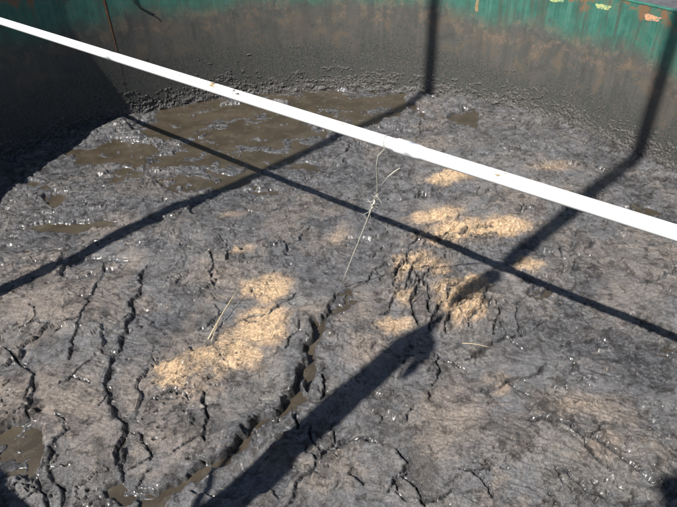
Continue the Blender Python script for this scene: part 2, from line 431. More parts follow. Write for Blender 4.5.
for px, py, rx, ry, sg in [(170, 165, 260, 85, .85), (330, 245, 120, 45, .6), (560, 235, 140, 45, .45), (430, 120, 260, 40, .6), (640, 190, 90, 60, .5), (400, 400, 60, 40, .4), (150, 330, 60, 60, .35)]:
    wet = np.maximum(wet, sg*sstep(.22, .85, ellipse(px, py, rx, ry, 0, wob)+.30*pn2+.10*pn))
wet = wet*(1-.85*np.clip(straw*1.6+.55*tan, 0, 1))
flat = sstep(.3, .9, ellipse(210, 140, 200, 46, 0, wob))                 # ragged wet end of the tank lies low
H += flat*(-.022+.020*(ridged(X/.26+.4*f1, Y/.26+.4*f2, 97, 4)-.45))
for px, py, rx, ry, s in [(460, 305, 40, 30, .045), (480, 230, 60, 22, .03), (410, 275, 30, 26, .04), (240, 310, 60, 50, .02), (300, 450, 45, 18, .03), (560, 440, 120, 60, .03),
                          (40, 420, 70, 40, .025), (65, 330, 40, 45, .02), (600, 300, 80, 30, .02)]:
    H += s*ellipse(px, py, rx, ry)
mound = np.maximum(ellipse(462, 304, 40, 30), np.maximum(ellipse(478, 230, 60, 18), ellipse(414, 272, 30, 26)))
H += (.010+.030*mound)*np.minimum(1, 1.6*straw)*(ridged(X/.11+.8*f1, Y/.05+.8*f2, 99, 2)-.5)
# long combed folds in the straw mound
for px, py, rx, ry, ang in [(460, 305, 36, 30, -.55), (412, 275, 34, 28, -.9), (478, 230, 56, 20, -.35), (300, 448, 60, 26, -.5), (430, 250, 30, 18, -.5), (600, 440, 90, 40, .35)]:
    kf = .35 if px == 600 else 1.0
    e = kf*ellipse(px, py, rx, ry, 0, wob); c = G(px, py)
    a = G(px+10*math.cos(ang), py+10*math.sin(ang))-c; a = a/np.linalg.norm(a)
    u = (X-c[0])*a[0]+(Y-c[1])*a[1]; v = -(X-c[0])*a[1]+(Y-c[1])*a[0]
    v = v+.09*w1+.035*f1+.35*u*u*(1 if ang < 0 else -1)
    H += .040*sstep(.2*kf, .7*kf, e)*kf*((1-np.abs(noise(u/.42, v/.085, int(px)))) ** 2-.4)
    H += .022*sstep(.2*kf, .7*kf, e)*kf*((1-np.abs(noise(u/.28, v/.036, int(px)+3))) ** 2-.4)
H = H-(.06+.03*pool)*0
H = np.maximum(H, LIQ+.012+.004*pn)                 # liquid shows only where the crust is open
isl = fbm(X/.50+.5*w1, Y/.40+.5*w2, 198, 5, .62)+.22*pn
POOLZ = LIQ-.026+.006*fbm(X/.2, Y/.2, 98, 3)+.033*sstep(.32, .52, isl)+.006*np.abs(pn+.5*f1)*sstep(.35, .55, isl)
H = H*(1-np.clip(pool, 0, 1))+POOLZ*np.clip(pool, 0, 1)

# minor cracks: broken net
for sc, wd, dp, sd, lo in ((.62, .016, .036, 101, .22), (.27, .012, .016, 111, .32)):
    e = voro_edge(X/sc+.35*w1+.22*f1, Y/sc+.35*w2+.22*f2, sd)*sc
    msk = sstep(lo, lo+.35, noise(X/(sc*1.6)+sd, Y/(sc*1.6), sd+4)+.25*pn)
    H -= dp*msk*(1-sstep(wd*.25, wd, e+.004*f1))*(1-pool)
    H += dp*.22*msk*np.exp(-((e-wd*1.6)/wd)**2)*(1-pool)

# main cracks, traced: (points in photograph pixels, width in metres, depth)
CRACKS = [
 ([(148, 268), (140, 292), (133, 315), (127, 332), (122, 350), (112, 366), (108, 388), (110, 402), (120, 416), (127, 432), (126, 450), (122, 466), (126, 484), (140, 494), (158, 490)], .036, .10),
 ([(392, 262), (372, 273), (352, 288), (340, 306)], .018, .09),
 ([(347, 293), (336, 312), (321, 329), (309, 348), (304, 372), (299, 398), (288, 410), (266, 419), (246, 438), (228, 456), (206, 467), (186, 480), (160, 491), (146, 501)], .034, .13),
 ([(102, 262), (96, 284), (87, 302), (82, 325), (74, 346), (70, 360)], .022, .085),
 ([(6, 348), (24, 364), (33, 382), (32, 402), (24, 424), (8, 438)], .030, .10),
 ([(70, 428), (60, 437), (50, 447), (48, 464), (55, 482), (60, 507)], .022, .08),
 ([(30, 470), (40, 490), (47, 507)], .018, .06),
 ([(465, 362), (486, 349), (512, 337), (528, 329), (546, 318)], .024, .09),
 ([(590, 336), (612, 341), (638, 344), (660, 347), (680, 354)], .020, .07),
 ([(577, 228), (572, 246), (576, 266), (573, 290)], .030, .08),
 ([(286, 507), (298, 482), (316, 464), (338, 449), (352, 441), (380, 443)], .022, .09),
 ([(398, 451), (407, 466), (402, 478), (418, 494), (426, 507)], .018, .07),
 ([(407, 466), (394, 478), (388, 492)], .016, .06),
 ([(474, 395), (500, 389), (522, 378), (546, 362)], .018, .06),
 ([(524, 424), (546, 424), (572, 430), (596, 441), (622, 457), (644, 474), (668, 492)], .026, .07),
 ([(264, 250), (282, 245), (300, 241), (310, 228)], .022, .07),
 ([(640, 286), (658, 281), (680, 275)], .018, .06),
 ([(400, 262), (414, 280), (428, 300), (438, 326)], .022, .07),
 ([(408, 136), (428, 130), (452, 122)], .030, .07),
 ([(468, 196), (480, 194), (490, 189), (500, 194), (512, 205)], .024, .07),
 ([(516, 212), (528, 208), (536, 212)], .040, .06),
 ([(622, 186), (640, 203), (656, 214)], .030, .06),
 ([(300, 322), (292, 336), (286, 350)], .016, .06),
 ([(205, 392), (208, 410), (205, 436), (206, 444)], .018, .07),
 ([(150, 400), (165, 394), (178, 390)], .016, .06),
 ([(140, 433), (146, 445), (150, 462)], .018, .06),
 ([(200, 330), (212, 322), (222, 312)], .030, .06),
 ([(300, 180), (312, 176), (330, 168), (345, 160)], .03, .06),
 ([(388, 190), (400, 196), (418, 192)], .022, .05),
 ([(330, 160), (350, 148), (372, 140)], .03, .06),
 ([(555, 240), (570, 262)], .018, .05), ([(600, 262), (585, 250), (590, 236)], .018, .05),
 ([(437, 355), (440, 372), (432, 392)], .016, .06), ([(320, 375), (326, 392), (318, 404)], .022, .07),
 ([(620, 380), (640, 372), (660, 380), (677, 376)], .014, .05), ([(555, 470), (575, 482), (600, 492)], .014, .04),
 ([(460, 470), (480, 480), (492, 500)], .014, .05), ([(60, 385), (75, 378), (90, 384)], .014, .04),
 ([(520, 300), (516, 318), (522, 335)], .014, .05), ([(492, 300), (500, 316), (494, 335)], .014, .05),
 ([(396, 292), (398, 272), (408, 256), (426, 246)], .020, .06), ([(406, 296), (410, 278), (422, 264)], .016, .05), ([(418, 330), (412, 308), (418, 290), (432, 274)], .022, .07),
 ([(430, 334), (438, 312), (450, 297), (470, 285)], .020, .06), ([(446, 334), (455, 316), (472, 303)], .018, .06), ([(436, 244), (462, 233), (492, 226)], .022, .06), ([(462, 240), (488, 236), (508, 240)], .018, .05),
 ([(402, 250), (424, 242), (452, 240)], .016, .05), ([(380, 318), (392, 306), (396, 296)], .016, .05), ([(468, 330), (480, 312), (484, 296)], .014, .05),
 ([(470, 122), (500, 117), (530, 124)], .030, .06), ([(545, 148), (570, 152), (596, 162), (612, 174)], .032, .07), ([(500, 150), (520, 156), (545, 154)], .026, .05), ([(560, 132), (590, 146), (622, 166)], .034, .07),
 ([(60, 238), (86, 244), (110, 240)], .026, .06), ([(10, 215), (34, 210), (60, 214)], .028, .06), ([(150, 205), (180, 198), (206, 202)], .028, .06), ([(240, 205), (262, 214), (284, 208)], .024, .06),
 ([(205, 250), (215, 265), (212, 280)], .022, .06), ([(220, 235), (232, 250), (228, 262)], .02, .06),
 ([(350, 248), (372, 258), (384, 246)], .016, .05), ([(20, 330), (35, 322), (52, 328)], .016, .05),
 ([(240, 320), (262, 316), (280, 304), (296, 294)], .014, .045), ([(560, 345), (575, 360), (572, 372)], .014, .05),
]
def fracture(pts, amp, lv):
    for _ in range(lv):
        q = [pts[0]]
        for a, b in zip(pts[:-1], pts[1:]):
            L = np.linalg.norm(b-a); n = np.array([-(b-a)[1], (b-a)[0]])/max(L, 1e-6)
            q += [(a+b)/2+n*L*amp*random.uniform(-1, 1), b]
        pts = q
    return pts
jx = .012*f1+.006*noise(X/.05, Y/.05, 171)+.002*noise(X/.022, Y/.022, 173); jy = .012*f2+.006*noise(X/.05+7, Y/.05, 172)+.002*noise(X/.022, Y/.022, 174)
Dn = np.full_like(X, 9.0); Dp = np.zeros_like(X)   # distance in crack widths, depth
for pts, wd, dp in CRACKS:
    P = fracture([G(*p) for p in pts], .17, 3)
    n = len(P)-1
    sub = [(a, b, 1.0) for a, b in zip(P[:-1], P[1:])]
    for k in range(1+len(pts)//4):                    # short side cracks
        i = random.randrange(n); a = P[i]; d = P[i+1]-P[i]; t = math.atan2(d[1], d[0])+random.choice((-1, 1))*random.uniform(.6, 1.3)
        e = a+np.array([math.cos(t), math.sin(t)])*random.uniform(.08, .28)
        Q = fracture([a, e], .2, 2)
        sub += [(p, q, .5*(1-j/len(Q))) for j, (p, q) in enumerate(zip(Q[:-1], Q[1:]))]
    vary = [.30+1.15*abs(math.sin(i*.37+wd*900))*random.uniform(.5, 1.1) for i in range(n)]
    for i, (a, b, s) in enumerate(sub):
        w = wd*(.54 if dp < .105 else (1.25 if dp > .12 else .9))*s*(vary[i] if i < n else 1.0)*(min(1, .35+min(i, n-i)*.25) if i < n else 1)
        mg = .16
        x0, x1 = np.searchsorted(xs, [min(a[0], b[0])-mg, max(a[0], b[0])+mg]); y0, y1 = np.searchsorted(ys, [min(a[1], b[1])-mg, max(a[1], b[1])+mg])
        if x1 <= x0 or y1 <= y0: continue
        sx = X[y0:y1, x0:x1]+jx[y0:y1, x0:x1]; sy = Y[y0:y1, x0:x1]+jy[y0:y1, x0:x1]
        ab = b-a; t = np.clip(((sx-a[0])*ab[0]+(sy-a[1])*ab[1])/(ab@ab+1e-12), 0, 1)
        dd = np.hypot(sx-a[0]-t*ab[0], sy-a[1]-t*ab[1])/max(w, .0055)
        v = Dn[y0:y1, x0:x1]; m = dd < v
        v[m] = dd[m]; Dp[y0:y1, x0:x1][m] = dp*(.6+.4*s)
cut = 1-sstep(.62, 1.0, Dn)
lip = np.exp(-((Dn-1.7)/.9)**2)
H += Dp*.10*lip*sstep(-.4, .6, noise(X/.3, Y/.3, 175))
H = H*(1-cut)+np.where(Dp > .105, LIQ-.022, np.maximum(H-1.3*Dp, LIQ+.003))*cut
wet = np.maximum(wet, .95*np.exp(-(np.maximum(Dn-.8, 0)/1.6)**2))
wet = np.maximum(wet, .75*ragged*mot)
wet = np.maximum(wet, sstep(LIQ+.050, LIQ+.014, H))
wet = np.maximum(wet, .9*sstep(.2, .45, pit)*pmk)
straw = straw*(1-cut)

# at the wall the crust has shrunk back: lumpy edge and an open gap on the right-hand side
ang = np.arctan2(X-C0[0], Y-C0[1])
edge = RT-RR
gapm = sstep(.38, .60, ang)*(1-sstep(2.0, 2.4, ang))
gw = .055+.035*noise(ang*9, ang*0, 131)
wj = edge+.06*noise(X/.22, Y/.22, 133)+.02*noise(X/.07, Y/.07, 134)
H -= gapm*.05*np.exp(-((wj-.26)/np.maximum(gw, .02))**2)*(.4+.6*sstep(-.2, .3, noise(ang*14, ang*0+2, 135)))
H += .03*np.exp(-(np.maximum(edge, 0)/.10)**2)*(.4+noise(X/.12, Y/.12, 136))*(1-np.clip(pool, 0, 1))*(.25+.75*np.maximum(gapm, .0))
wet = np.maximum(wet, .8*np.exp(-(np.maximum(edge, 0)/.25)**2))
tan *= (1-np.exp(-(np.maximum(edge, 0)/.35)**2))

H = np.where((pool < .3) & (cut < .3), np.maximum(H, LIQ+.006), H)
inside = RR < RT+.006
s = np.where(RR > RT-.002, (RT-.002)/np.maximum(RR, 1e-6), 1.0)
VX = C0[0]+(X-C0[0])*s; VY = C0[1]+(Y-C0[1])*s
idx = -np.ones((NY, NX), np.int64); idx[inside] = np.arange(inside.sum())
q = np.stack([idx[:-1, :-1], idx[:-1, 1:], idx[1:, 1:], idx[1:, :-1]], -1).reshape(-1, 4)
q = q[(q >= 0).all(1)]
V = np.stack([VX[inside], VY[inside], H[inside]], 1)
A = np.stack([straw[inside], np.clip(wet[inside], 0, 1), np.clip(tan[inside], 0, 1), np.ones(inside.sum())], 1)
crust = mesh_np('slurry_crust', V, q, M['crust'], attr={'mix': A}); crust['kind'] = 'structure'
crust['label'] = 'cracked dried crust floating on the slurry'

def surf(x, y):
    i = np.clip(np.searchsorted(xs, x), 0, NX-1); j = np.clip(np.searchsorted(ys, y), 0, NY-1)
    return H[j, i]

# ---------------------------------------------------------------- tank
tank = empty('slurry_tank', (C0[0], C0[1], GROUND))
tag(tank, 'round green painted steel slurry tank caked with dried slurry', 'tank')
TP = Vector((C0[0], C0[1], GROUND))
def rim_dz(t):                                       # the rim is bent: higher on the far left
    a = (t+math.pi) % (2*math.pi)-math.pi
    return -.055*math.sin(a)+.10*math.exp(-((a+rad(62))/rad(22))**2)
def ring_sheet(name, a0, a1, z0, z1, r0, r1, mat, nz=8, step=.02):
    n = max(3, int((a1-a0)/step)); V = []; Q = []
    prof = [(r0, z0+(z1-z0)*k/nz) for k in range(nz+1)]+[(r1, z1-(z1-z0)*k/nz) for k in range(nz+1)]
    m = len(prof)
    for i in range(n+1):
        t = a0+(a1-a0)*i/n
        for r, z in prof: V.append((r*math.sin(t), r*math.cos(t), z-GROUND+rim_dz(t)*(z-GROUND)/(RIM-GROUND)))   # rim not quite level
    for i in range(n):
        for k in range(m):
            Q.append((i*m+k, i*m+(k+1) % m, (i+1)*m+(k+1) % m, (i+1)*m+k))
    me = bpy.data.meshes.new(name); me.from_pydata(V, [], Q+[tuple(range(m-1, -1, -1)), tuple(n*m+k for k in range(m))])
    me.update()
    bm = bmesh.new(); bm.from_mesh(me); bmesh.ops.recalc_face_normals(bm, faces=bm.faces); bm.to_mesh(me); bm.free()
    me.materials.append(mat)
    o = link(bpy.data.objects.new(name, me), tank)
    return o
seams = [rad(-35.3), rad(57.6), rad(147), rad(236), rad(324.7)]
for a, b in zip(seams[:-1], seams[1:]):
    ring_sheet('wall_sheet', a+(.0009 if a == seams[0] else .0001), b-(.0009 if b == seams[-1] else .0001), GROUND+.02, RIM, RT, RT+.006, M['wall'])
for a in seams[:-1]:                                 # outer lap strip behind each joint, bolts inside
    ring_sheet('joint_strip', a-.010, a+.010, GROUND+.02, RIM-.004, RT+.008, RT+.016, M['rust'], step=.01)
ring_sheet('rim_angle', 0, 2*math.pi-1e-4, RIM+.002, RIM+.012, RT-.006, RT+.075, M['green'], nz=1)
# rust bloom and bolts along the joint that shows
def patch(name, px, py, wpx, hpx, mat, label=None, seed=0, th=.004, n=22):
    a, z = W(px, py); a1, _ = W(px+wpx, py); _, z1 = W(px, py-hpx)
    wa, wz = abs(a1-a), abs(z1-z); r = random.Random(seed)
    ph = [r.uniform(0, 6.28) for _ in range(4)]
    bm = bmesh.new(); f = []; bk = []
    for k in range(n):
        t = 2*math.pi*k/n
        rr = 1+.12*math.sin(3*t+ph[0])+.10*math.sin(5*t+ph[1])+.08*math.sin(8*t+ph[2])
        cx, sy = math.cos(t), math.sin(t)
        qx = math.copysign(abs(cx)**.55, cx)*rr; qy = math.copysign(abs(sy)**.55, sy)*rr
        f.append(bm.verts.new(wallpt(a+wa*qx, z+wz*qy, th)-TP)); bk.append(bm.verts.new(wallpt(a+wa*qx*1.05, z+wz*qy*1.05, -.002)-TP))
    bm.faces.new(f)
    for k in range(n): bm.faces.new((f[k], f[(k+1) % n], bk[(k+1) % n], bk[k]))
    o = bm_obj(name, bm, mat, tank, smooth=False)
    if label: o['label'] = label
    return o
patch('paint_mark', 652, 18, 8.0, 3.0, M['orange'], 'worn orange paint mark below the rim', 1)
patch('paint_mark', 603, 6.8, 7.6, 2.4, M['lime'], 'worn lime paint mark below the rim', 2)
patch('paint_mark', 556, -.2, 6.8, 2.2, M['lime'], 'faded lime paint mark below the rim', 3)
patch('paint_mark', 477, 6, 1.6, 6, M['stain'], 'narrow cream streak on the green paint', 5)
# rusty weeping edge on the joint
bm = bmesh.new()
zz = np.linspace(RIM-.02, .95, 30); vl, vr = [], []
for i, z in enumerate(zz):
    wv = (.034*(1-i/29)**.8+.004)*(1+.3*math.sin(i*1.7)+.2*math.sin(i*3.1))
    vl.append(bm.verts.new(wallpt(seams[0]-.002-wv/RT*.9, z, .003)-TP)); vr.append(bm.verts.new(wallpt(seams[0]-.002, z, .004)-TP))
for i in range(29): bm.faces.new((vl[i], vr[i], vr[i+1], vl[i+1]))
bm_obj('rust_scale', bm, M['rust'], tank, smooth=False)

# slurry caked on the lower wall: lumpy skin, thin and broken towards its top
na = int(rad(230)*RT/.0095); nz = 90
ta = np.linspace(-rad(115), rad(115), na); tz = np.linspace(-.08, .80, nz)
TA, TZ = np.meshgrid(ta, tz); S = TA*RT
band = .50+.14*noise(S/1.1, S*0, 140)+.08*noise(S/.3, S*0+3, 141)
dens = np.clip((band-TZ)/.50, 0, 1)                  # how much of the wall is covered at that height
g1 = .75*noise(S/.050, TZ/.036, 142)+.5*noise(S/.022, TZ/.020, 148); g2 = noise(S/.13+.3*noise(S/.05, TZ/.05, 149), TZ/.075, 143); g3 = noise(S/.024, TZ/.022, 144)
clump = noise(S/.40, TZ/.16, 146)+.5*noise(S/.9, TZ/.6, 151)
cov = sstep(.02, .20, .50*g1+.45*g2+.40*clump+.95*dens-.48)
ins = -.006+cov*(.008+.016*np.abs(g1)+.012*np.abs(g2)+.008*g3)*(.5+.6*dens)
ins += .030*sstep(.10, -.04, TZ+.05*noise(S/.2, S*0+5, 147))*(.5+.5*g2)
ins = np.maximum(ins, -.004)
rr = RT-ins
Vw = np.stack([rr*np.sin(TA), rr*np.cos(TA), TZ-GROUND], -1).reshape(-1, 3)
ii = np.arange(na*nz).reshape(nz, na); qw = np.stack([ii[:-1, :-1], ii[1:, :-1], ii[1:, 1:], ii[:-1, 1:]], -1).reshape(-1, 4)
keep = (ins.reshape(-1)[qw] > -.0035).any(1); qw = qw[keep]
used, inv = np.unique(qw, return_inverse=True); Vw = Vw[used]; qw = inv.reshape(-1, 4)
cake = mesh_np('caked_slurry', Vw, qw, M['caked'], tank); cake['kind'] = 'stuff'

# ---------------------------------------------------------------- white pipe across the tank
PZ = RIM+.012+.046
def atz(px, py, z): p = G(px, py, z); return Vector((p[0], p[1], z))
pl, pm, pr = atz(0, 21, PZ), atz(398, 147, PZ), atz(677, 233.2, PZ)
dirp = (pr-pl).normalized()
def rimhit(p, d):                                    # run on to just past the rim
    v = Vector((p.x-C0[0], p.y-C0[1])); dd = Vector((d.x, d.y)); b = v.dot(dd)
    return p+d*(-b+math.sqrt(b*b-(v.length_squared-RT*RT))+.45)
pl_end, pr_end = rimhit(pl, -dirp), rimhit(pr, dirp)
pipe = empty('drain_pipe', pl_end)
tag(pipe, 'long white plastic pipe lying across the top of the tank', 'pipe')
def ptube(name, prof, a, parent, mat, off):          # turned profile along the pipe
    bm = bmesh.new()
    tube(bm, [a+dirp*s-off for s, r in prof], [r for s, r in prof], 32)
    return bm_obj(name, bm, mat, parent)
jl = (pm-pl_end).length; tl = (pr_end-pl_end).length
RP = .0425
ptube('pipe_section', [(0, RP*.985), (.01, RP)]+[(jl*k/24, RP) for k in range(1, 25)], pl_end, pipe, M['pipe'], pl_end)
ptube('pipe_section', [(jl+.16+(tl-jl-.16)*k/24, RP) for k in range(25)], pl_end, pipe, M['pipe'], pl_end)
ptube('socket', [(jl-.02, RP+.0015), (jl-.019, RP+.0075), (jl+.05, RP+.008), (jl+.055, RP+.0105), (jl+.085, RP+.0105), (jl+.09, RP+.0075), (jl+.14, RP+.0065), (jl+.20, RP+.0008)], pl_end, pipe, M['pipe'], pl_end)
def splash(t, side, w, l, mat, seed):                # dirt dried on the pipe
    r = random.Random(seed); up = Vector((0, 0, 1)); sd = dirp.cross(up).normalized()
    bm = bmesh.new(); rings = []
    for i in range(5):
        ring = []
        for k in range(10):
            a = 2*math.pi*k/10; sc = (1-(i/4)**2)*(1+.35*math.sin(3*a+seed)+.25*math.sin(5*a+2*seed)) if i < 4 else 0.02
            th = side+w*sc*math.sin(a)/RP; s = t+l*sc*math.cos(a)
            hr = RP-.001+.0045*(i/4)*(1-.3*r.random())
            ring.append(bm.verts.new(dirp*s+(sd*math.sin(th)+up*math.cos(th))*hr))
        rings.append(ring)
    for i in range(4):
        for k in range(10): bm.faces.new((rings[i][k], rings[i][(k+1) % 10], rings[i+1][(k+1) % 10], rings[i+1][k]))
    bm.faces.new(rings[-1])
    bm_obj('slurry_splash', bm, mat, pipe)
def along(px, py): return (atz(px, py, PZ)-pl_end).dot(dirp)
for px, py, sd, w, l, m in [(212, 89, .1, .022, .035, 'stain'), (208, 91, .75, .012, .05, 'stain'), (228, 98, .35, .012, .018, 'clod'), (232, 100, .75, .011, .03, 'clod'), (229, 97, -.1, .006, .012, 'clod'),
                            (135, 65, .2, .007, .012, 'clod'), (178, 80, .6, .009, .02, 'stain'), (345, 128, .3, .007, .012, 'stain'), (500, 177, .8, .009, .02, 'stain'), (503, 181, .2, .006, .01, 'stain'), (186, 82, .2, .005, .008, 'clod')]:
    splash(along(px, py), sd, w, l, M[m], px)

# ---------------------------------------------------------------- twine hanging from the pipe into the crust
base = G(341, 287); base = Vector((base[0], base[1], float(surf(base[0], base[1]))-.01))
top = atz(384, 146, PZ)
tw = empty('twine', base)
tag(tw, 'frayed pale twine hanging from the white pipe into the crust', 'twine')
def on_rope(px, py, f):                              # the line of sight at the distance the rope has at fraction f of its length
    p = base.lerp(top, f); r = ray(px, py); t = p.y/r[1]
    return Vector((r[0]*t, p.y, EYE-r[2]*t))
kn = on_rope(375, 200, .63)
bm = bmesh.new()
line = [(341, 287, 0), (346, 273, .08), (352, 257.5, .19), (358, 243, .30), (364, 228, .42), (369.5, 214, .53), (375, 200, .63)]
tube(bm, [on_rope(*p)-base for p in line], [.004, .0042, .0045, .005, .005, .006, .007], 8)
bm_obj('strand', bm, M['rope'], tw)
bm = bmesh.new()
lp = [(375, 200, .63), (377.5, 189, .70), (377, 178, .78), (376.5, 166, .86), (378, 156, .93)]
side = dirp.cross(Vector((0, 0, 1))).normalized()
if side.y > 0: side = -side
pts = [on_rope(*p)-base for p in lp]
tc = pipe.location+dirp*along(382, 144)-base
for a in np.linspace(2.2, -2.0, 12):
    pts.append(tc+(side*math.sin(a)+Vector((0, 0, math.cos(a))))*(RP+.004)+dirp*.01*a)
tube(bm, pts, [.0045]*len(pts), 8)
bm_obj('loop', bm, M['rope'], tw)
bm = bmesh.new()
fe = [(374, 203, .61), (377, 194, .665), (382, 185, .71), (389, 176, .755), (395, 171, .78), (400, 168, .80)]
tube(bm, [on_rope(*p)-base for p in fe], [.006, .005, .0042, .004, .0035, .002], 8)
bm_obj('free_end', bm, M['rope'], tw)
bm = bmesh.new(); pts = []
for a in np.linspace(0, 11, 30):                      # knot: turns of twine wound upwards
    k = a/3.6; c = on_rope(371+1.9*k, 209-4.6*k, .56+.033*k)-base; w = .006+.007*abs(math.sin(a*.9))
    pts.append(c+Vector((math.cos(a)*w, math.sin(a)*w, .006*math.sin(a*1.3))))
tube(bm, pts, .005, 6)
bm_obj('knot', bm, M['rope'], tw)
for k in range(16):                                   # frayed fibres
    f0 = random.uniform(.45, .72); i = (f0-.45)/.27
    p = on_rope(366+i*12, 222-i*30, f0)-base
    e = p+Vector((random.uniform(-.09, .09), random.uniform(-.03, .03), random.uniform(-.10, .07)))
    bm = bmesh.new(); tube(bm, [p, p.lerp(e, .5)+Vector((.01, 0, -.01)), e], [.0022, .0018, .001], 5)
    bm_obj('fibre', bm, M['rope'], tw)

# ---------------------------------------------------------------- straw
def stalk(a, b, r, lift, label, bend=.012):
    A = G(*a); B = G(*b)
    p0 = Vector((A[0], A[1], float(surf(*A))+.004)); p1 = Vector((B[0], B[1], float(surf(*B))+lift))
    o = empty('straw_stalk', p0); tag(o, label, 'straw')
    bm = bmesh.new(); n = 9; pts = []
    for k in range(n):
        t = k/(n-1); p = p0.lerp(p1, t); p.z += bend*math.sin(math.pi*t)
        p.z = max(p.z, float(surf(p.x, p.y))+.003); pts.append(p-p0)
    tube(bm, pts, [r*(1-.35*k/(n-1)) for k in range(n)], 7)
    st = bm_obj('stem', bm, M['strawplain'], o)
    bm = bmesh.new(); c = pts[4]; d = (pts[5]-pts[3]).normalized()
    tube(bm, [c-d*.006, c-d*.002, c+d*.002, c+d*.006], [r*.8, r*1.35, r*1.35, r*.8], 7)
    bm_obj('node', bm, M['strawplain'], o)
M['strawplain'] = simple('pale_straw', (.62, .50, .31), .5, 0, .3, 40)
stalk((208, 340), (238, 299), .0048, .10, 'long pale straw stalk leaning over the hole between golden patches')
stalk((212, 344), (222, 316), .003, .03, 'short straw stalk lying beside the long leaning stalk')
stalk((462, 345), (489, 349), .0026, .01, 'thin straw stalk by the golden mound near the forked shadow')

def litter(n, prob, lmin, lmax, wmin, wmax, cols, seed, lift=.0005, tilt=.15):
    r = np.random.default_rng(seed)
    P = []
    while len(P) < n:
        i = r.integers(0, NY, 40000); j = r.integers(0, NX, 40000)
        ok = (r.random(40000) < prob[i, j]*np.gradient(ys)[i]/.02) & (RR[i, j] < RT-.06) & (H[i, j] > LIQ+.005)
        P += list(zip(i[ok], j[ok]))
    P = np.array(P[:n]); i, j = P[:, 0], P[:, 1]
    x = X[i, j]+r.uniform(-.01, .01, n); y = Y[i, j]+r.uniform(-.01, .01, n)
    L = r.uniform(lmin, lmax, n)*r.uniform(.5, 1, n); Wd = r.uniform(wmin, wmax, n)
    t = r.normal(.7, 1.0, n)
    dx, dy = np.cos(t), np.sin(t)
    ex, ey = x+dx*L, y+dy*L
    z0 = surf(x, y)+lift; z1 = np.maximum(surf(ex, ey), z0-.02)+lift+np.abs(r.normal(0, tilt, n))*L*.5
    mx, my = (x+ex)/2-dy*L*.06, (y+ey)/2+dx*L*.06; mz = np.maximum(np.maximum((z0+z1)/2, surf(mx, my))+.003, z0*0+LIQ)
    nx, ny = -dy*Wd/2, dx*Wd/2
    V = np.empty((n, 9, 3))
    for k, (a, b, c) in enumerate(((x, y, z0), (mx, my, mz), (ex, ey, z1))):
        V[:, 3*k] = np.stack([a+nx, b+ny, c-Wd*.3], 1); V[:, 3*k+1] = np.stack([a, b, c+Wd*.4], 1); V[:, 3*k+2] = np.stack([a-nx, b-ny, c-Wd*.3], 1)
    o = np.arange(n)[:, None]*9
    Q = np.concatenate([o+np.array(f) for f in ((0, 1, 4, 3), (1, 2, 5, 4), (3, 4, 7, 6), (4, 5, 8, 7))])
    cc = np.array(cols)[r.integers(0, len(cols), n)]*r.uniform(.7, 1.15, (n, 1))
    cc = np.repeat(np.concatenate([np.clip(cc, 0, 1), np.ones((n, 1))], 1)[:, None], 9, 1).reshape(-1, 4)
    return V.reshape(-1, 3), Q, cc
V, Q, cc = litter(8000, np.clip(straw-.22, 0, 1)**.8, .008, .050, .0008, .0020, [(.74, .55, .34), (.88, .74, .52), (.56, .38, .21), (.30, .19, .11), (.12, .08, .05), (.80, .62, .40)], 3, lift=-.0005, tilt=.10)
o = mesh_np('straw_litter', V, Q, M['straw'], attr={'tint': cc}, smooth=False)
tag(o, 'golden chopped straw matted into patches of the crust', 'straw', kind='stuff')
V, Q, cc = litter(11000, (.25+.75*np.clip(tan, 0, 1))*(1-np.clip(pool, 0, 1)),   .010, .040, .0014, .0028, [(.30, .25, .20), (.22, .19, .16), (.12, .10, .09), (.40, .34, .27), (.09, .08, .075)], 5)
o = mesh_np('crust_fibre', V, Q, M['straw'], attr={'tint': cc}, smooth=False)
tag(o, 'grey brown plant fibres bedded all over the crust', 'fibres', kind='stuff')

# ---------------------------------------------------------------- things round the tank that throw the shadows seen in it
def pole_at(pix, back):                               # foot of an upright whose shadow runs through that pixel
    P = G(*pix); v = P-C0; b = v@D2; t = b+math.sqrt(b*b-(v@v-RT*RT))
    F = P-(t+back)*D2; return F, t+back
F, _ = pole_at((300, 152), .35)
pA = empty('tall_pole', (F[0], F[1], GROUND)); tag(pA, 'tall steel pole with a cap and an added gap that lets the sun through, close outside the wall', 'pole')
def hgt(px, py):                                      # height on that pole whose shadow reaches the pixel
    return float(np.dot(G(px, py)-F, D2)/COT)-GROUND
def pipe_gap():                                       # height at which the pole would shade the white pipe
    n = np.array([D2[1], -D2[0]]); d = np.array([dirp.x, dirp.y]); p = np.array([pl.x, pl.y])
    P = p+d*(((F-p)@n)/(d@n)); return PZ+float((P-F)@D2)/COT-GROUND
zg = pipe_gap()
def length(name, z0, z1, r0, r1, parent):
    bm = bmesh.new(); tube(bm, [(0, 0, z0), (0, 0, z0+.02), (0, 0, (z0+z1)/2), (0, 0, z1-.02), (0, 0, z1)], [r0*.6, r0, (r0+r1)/2, r1, r1*.6], 24)
    return bm_obj(name, bm, M['steel'], parent)
def sun_gap(z0, z1, parent):  # gap added in the upright so sun passes; the thin rod hardly shades
    bm = bmesh.new(); tube(bm, [(0, 0, z0-.05), (0, 0, z1+.05)], .010, 10); bm_obj('gap_rod', bm, M['steel'], parent)
length('lower_tube', 0, zg-.14, .105, .10, pA); sun_gap(zg-.14, zg+.14, pA); length('upper_tube', zg+.14, 16, .10, .09, pA)
bm = bmesh.new(); tube(bm, [(0, 0, 16), (0, 0, 16.06), (0, 0, 16.1)], [.11, .11, .02], 24); bm_obj('cap', bm, M['steel'], pA)

